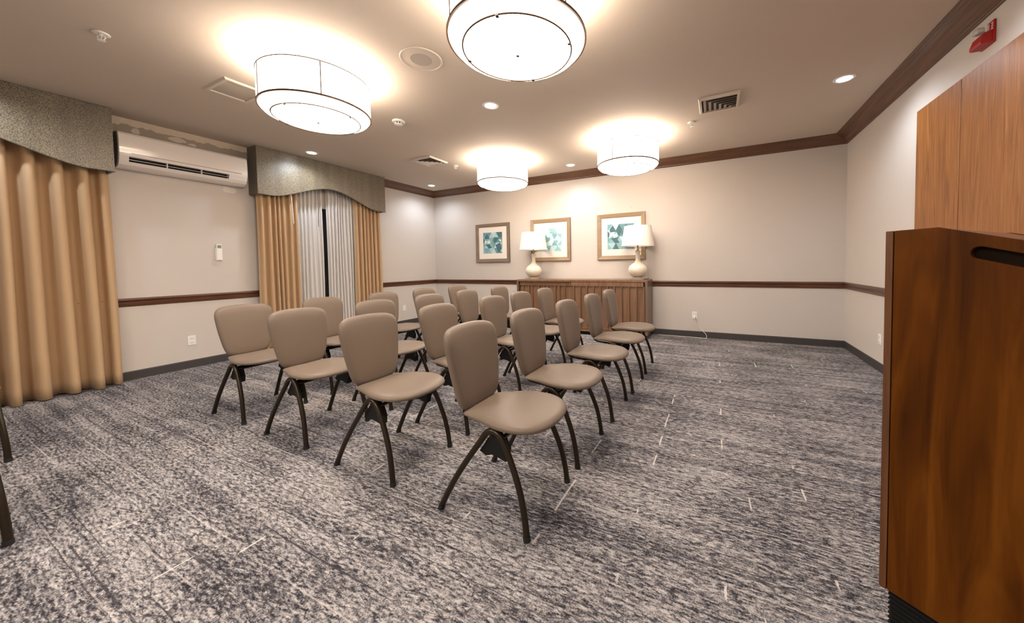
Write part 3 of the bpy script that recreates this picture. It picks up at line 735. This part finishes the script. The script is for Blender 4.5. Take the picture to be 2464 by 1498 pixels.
for k in range(8):
    a = k*PI/4; b2 = BX((.034, -.004, -.036), (.043, .004, -.0202)); bmesh.ops.rotate(b2, cent=(0, 0, 0), matrix=Matrix.Rotation(a, 3, 'Z'), verts=b2.verts)
    me = bpy.data.meshes.new('t'); b2.to_mesh(me); bm.from_mesh(me); b2.free(); bpy.data.meshes.remove(me)
obj('cap', bm, M['white'], sd, smooth=True, angle=40)
def sprinkler(x, y, label, first=None):
    if first: t = copy_tree(first); t.location = (x, y, H_); t['label'] = label; return t
    t = thing('fire_sprinkler', label, 'sprinkler', (x, y, H_), .8, 'pendant ceiling fire sprinklers')
    obj('escutcheon', lathe(bmesh.new(), [(.012, -.0005), (.042, -.0005), (.044, -.004), (.036, -.009), (.012, -.011)], 32, close=True), M['white'], t, smooth=True)
    bm = lathe(bmesh.new(), [(0, -.002), (.011, -.002), (.011, -.018), (0, -.018)], 12)
    for s in (-1, 1): tube(bm, [(s*.010, 0, -.014), (s*.020, 0, -.026), (s*.014, 0, -.040), (0, 0, -.048)], .0032, 6, 4)
    tube(bm, [(0, 0, -.018), (0, 0, -.048)], .0028, 6, 1)
    obj('frame', bm, M['white'], t, smooth=True, angle=40)
    obj('deflector', lathe(bmesh.new(), [(0, -.048), (.020, -.048), (.020, -.051), (0, -.051)], 16), M['white'], t)
    return t
S0 = sprinkler(1.926, -5.078, 'white ceiling sprinkler at the far left top, nearest the viewer')
sprinkler(5.535, -1.453, 'white ceiling sprinkler beneath the right curved vent', S0)
sprinkler(1.897, -1.425, 'white ceiling sprinkler left of the smallest drum lamp', S0)

rv = thing('return_vent', 'flat rectangular louvred vent partly behind the left drum lamp', 'vent', (1.776, -4.265, H_))
def ring_frame(hx, hy, fw, z0, z1, mi=0):
    bm = bmesh.new()
    o_ = [(-hx, -hy), (hx, -hy), (hx, hy), (-hx, hy)]; i_ = [(-hx+fw, -hy+fw), (hx-fw, -hy+fw), (hx-fw, hy-fw), (-hx+fw, hy-fw)]
    m_ = [(-hx+fw*.35, -hy+fw*.35), (hx-fw*.35, -hy+fw*.35), (hx-fw*.35, hy-fw*.35), (-hx+fw*.35, hy-fw*.35)]
    Ls = [[bm.verts.new((x, y, z)) for x, y in q] for q, z in ((o_, z0), (m_, z1), (i_, z1), (i_, z0))]
    Ls.append(Ls[0])
    for A, B in zip(Ls, Ls[1:]):
        for k in range(4): bm.faces.new((A[k], A[(k+1) % 4], B[(k+1) % 4], B[k]))
    return bm
obj('frame', ring_frame(.205, .168, .038, -.0005, -.014), M['vent'], rv)
bm = bmesh.new()
for k in range(15):
    x = -.155+k*.0222
    a = [bm.verts.new(p) for p in ((x-.009, -.129, -.004), (x-.009, .129, -.004), (x+.009, .129, -.010), (x+.009, -.129, -.010))]; bm.faces.new(a)
    b2 = [bm.verts.new(p) for p in ((x-.009, -.129, -.0028), (x-.009, .129, -.0028), (x+.009, .129, -.0088), (x+.009, -.129, -.0088))]; bm.faces.new(b2[::-1])
    for i in range(4): bm.faces.new((a[i], a[(i+1) % 4], b2[(i+1) % 4], b2[i]))
obj('louvers', bm, M['vent'], rv)
obj('backing', BX((-.166, -.129, -.0024), (.166, .129, -.0006)), M['vent'], rv)

def register(x, y, hx, hy, label, n=6, first=None):
    t = thing('air_register', label, 'vent', (x, y, H_), 0, None)
    obj('frame', ring_frame(hx, hy, .030, -.0005, -.022), M['vent'], t)
    obj('backing', BX((-hx+.03, -hy+.03, -.002), (hx-.03, hy-.03, -.0006)), M['duct'], t)
    bm = bmesh.new(); ix, iy = hx-.03, hy-.03
    for k in range(n):    # nested L-shaped curved blades around the far right corner
        g = (k+.35)*2*ix/(n+.6)*.98; gy = (k+.35)*2*iy/(n+.6)*.98
        x0 = -ix+g; y0 = -iy+gy; w_ = .024
        for (p, q) in (((x0, y0), (x0, iy)), ((x0, y0), (ix, y0))):
            (ax, ay), (bx_, by) = p, q
            if ax == bx_: vv = [(ax, ay, -.021), (ax, by, -.021), (ax+w_, by, -.004), (ax+w_, ay+w_, -.004)]
            else: vv = [(ax, ay, -.021), (bx_, ay, -.021), (bx_, ay+w_, -.004), (ax+w_, ay+w_, -.004)]
            vv = [(min(x_, ix), min(y_, iy), z_) for x_, y_, z_ in vv]
            a = [bm.verts.new(v) for v in vv]; b2 = [bm.verts.new((v[0], v[1], v[2]+.0015)) for v in vv]
            bm.faces.new(a); bm.faces.new(b2[::-1])
            for i in range(4): bm.faces.new((a[i], a[(i+1) % 4], b2[(i+1) % 4], b2[i]))
    obj('blades', bm, M['vent'], t); return t
register(5.826, -1.868, .193, .190, 'square ceiling vent with curved nested blades at right, above the sprinkler')
register(1.720, -1.826, .205, .195, 'small square ceiling vent near the far end, left of the smallest drum lamp')

# ------------------------------------------------------------------ chairs
def half_outline(pts, sub=4):
    h = [(p.x, p.y) for p in smooth_path([(a, b, 0) for a, b in pts], sub)]
    return h+[(-u, v) for u, v in h[-2:0:-1]]
def make_chair():
    t = thing('stacking_chair', '', 'chair')
    # backrest: outline in (y,z)
    zb0, zt0 = .455, .885
    ol = half_outline([(0, .453), (.06, .455), (.106, .461), (.142, .481), (.165, .527), (.181, .60), (.194, .68), (.203, .76), (.2055, .805), (.200, .838), (.185, .862), (.158, .877), (.115, .885), (.06, .889), (0, .890)])
    def fb(u, v, h):
        x = -.192-(v-.455)*.17+.75*u*u-.02*((v-.67)/.215)**2*0
        return (x+h, u, v)
    rg = [(0, -.020), (.35, -.020), (.65, -.019), (.84, -.017), (.93, -.013), (.98, -.006), (1, .004), (.99, .018), (.95, .029), (.87, .036), (.65, .041), (.35, .043), (0, .044)]
    obj('backrest', pillow(bmesh.new(), ol, rg, fb), M['vinyl'], t, smooth=True)
    # seat: outline in (y, x)
    SO = [(-.182, 0), (-.181, .08), (-.176, .124), (-.160, .150), (-.128, .163), (-.07, .180), (0, .202), (.06, .219), (.12, .226), (.18, .219), (.236, .192), (.276, .142), (.297, .076), (.304, 0)]
    ol = half_outline([(u, v) for v, u in SO])
    def fs(u, v, h):
        fr = max(0, (v-.10)/.2); bk = max(0, (-v-.02)/.17)
        k = 1-.5*bk; e = min(1, abs(u)/.22)
        return (v, u, .467+h*k-.010*bk-.014*fr*fr-.004*e*e*(1-bk)-.005*(1-e)*(1-fr)*(h > 0))
    rg = [(0, -.012), (.5, -.012), (.80, -.012), (.92, -.011), (.975, -.007), (1, .002), (.985, .012), (.94, .021), (.86, .026), (.65, .029), (.35, .030), (0, .030)]
    obj('seat', pillow(bmesh.new(), ol, rg, fs), M['vinyl'], t, smooth=True)
    ol2 = half_outline([(u*.93, .05+(v-.05)*.92) for v, u in SO])
    obj('seat_pan', pillow(bmesh.new(), ol2, [(0, -.026), (.6, -.026), (.80, -.024), (.88, -.014), (.6, -.0135), (0, -.0135)], fs), M['black'], t, smooth=True, angle=50)
    for s in (-1, 1):
        pts = [(-.250, s*.224, .010), (-.216, s*.222, .075), (-.168, s*.218, .160), (-.110, s*.212, .250), (-.052, s*.207, .330), (-.010, s*.203, .388), (.012, s*.202, .418), (.038, s*.201, .436),
               (.068, s*.201, .436), (.096, s*.202, .416), (.126, s*.204, .372), (.166, s*.209, .290), (.204, s*.215, .190), (.226, s*.220, .090), (.236, s*.222, .010)]
        fr = obj('leg_frame', tube(bmesh.new(), pts, .0145, 12, 4), M['bronze'], t, smooth=True)
        for a, b_ in (((-.253, s*.224, .0), (-.243, s*.2236, .022)), ((.237, s*.222, .0), (.2345, s*.2218, .022))):
            obj('foot_cap', tube(bmesh.new(), [a, b_], .0165, 12, 1), M['rubber'], fr, smooth=True, angle=50)
        # moulded housing between the legs
        bm = bmesh.new(); pf = [(-.035, .322), (.000, .306), (.035, .318), (.075, .310), (.112, .300), (.118, .345), (.098, .392), (.066, .417), (.040, .417), (.012, .390), (-.014, .350)]
        y0, y1 = s*.150, s*.187
        a = [bm.verts.new((x, y0, z)) for x, z in pf]; b2 = [bm.verts.new((x, y1, z)) for x, z in pf]
        for k in range(len(pf)): bm.faces.new((a[k], a[(k+1) % len(pf)], b2[(k+1) % len(pf)], b2[k]))
        bm.faces.new(a[::-1]); bm.faces.new(b2)
        obj('bracket', bm, M['black'], t)
        # bent tube carrying the backrest
        pts = [(-.180, s*.105, .520), (-.180, s*.105, .478), (-.172, s*.105, .452), (-.150, s*.105, .434), (-.11, s*.105, .426), (.02, s*.105, .416)]
        obj('back_support', tube(bmesh.new(), pts, .0085, 10, 4), M['bronze'], t, smooth=True)
    bm = bmesh.new()
    for x in (.035, .092): tube(bm, [(x, -.19, .405), (x, .19, .405)], .010, 10, 1)
    obj('crossbar', bm, M['bronze'], t, smooth=True, angle=40)
    return t
ch0 = make_chair()
rows = {
 'A': [(4.833, -4.457), (4.842, -3.866), (4.862, -3.209), (4.878, -2.575), (4.882, -1.965)],
 'B': [(3.980, -4.440), (3.984, -3.822), (3.984, -3.075), (3.984, -2.520), (3.984, -1.890)],
 'C': [(3.120, -4.412), (3.120, -3.748), (3.120, -3.070), (3.120, -2.420), (3.120, -1.685)],
 'D': [(2.285, -4.405), (2.285, -3.732), (2.285, -3.005), (2.285, -2.340), (2.285, -1.650)]}
rn = {'A': 'rightmost row of chairs', 'B': 'second row of chairs from the right', 'C': 'third row of chairs from the right', 'D': 'leftmost row of chairs'}
on = ['nearest the viewer', 'second from the viewer', 'third from the viewer', 'fourth from the viewer', 'farthest from the viewer']
rnd = random.Random(3); first = True
for k, lst in rows.items():
    for i, (x, y) in enumerate(lst):
        t = ch0 if first else copy_tree(ch0); first = False
        t.location = (x, y, 0); t.rotation_euler.z = 0 if i == 0 else rnd.uniform(-.025, .025)
        t['label'] = 'taupe padded chair, %s in the %s' % (on[i], rn[k]); t['group'] = 'taupe stacking chairs set out in rows'
for x, y, lb in ((1.522, -5.744, 'chair at the left picture edge showing only one bronze leg, farther one'), (2.762, -5.882, 'chair at the left picture edge showing one banded bronze leg, nearer one')):
    t = copy_tree(ch0); t.location = (x, y, 0); t.rotation_euler.z = 0; t['label'] = lb; t['group'] = 'taupe stacking chairs set out in rows'
# bands on the near edge chair's visible leg
for ch in [c for c in bpy.data.objects if c.parent == t and c.name.startswith('leg_frame')][1:2]:
    for (x, z) in ((.2265, .085), (.2185, .125)):
        obj('collar', tube(bmesh.new(), [(x, .2195, z), (x-.001, .2193, z+.006)], .0165, 12, 1), M['bronze'], ch)
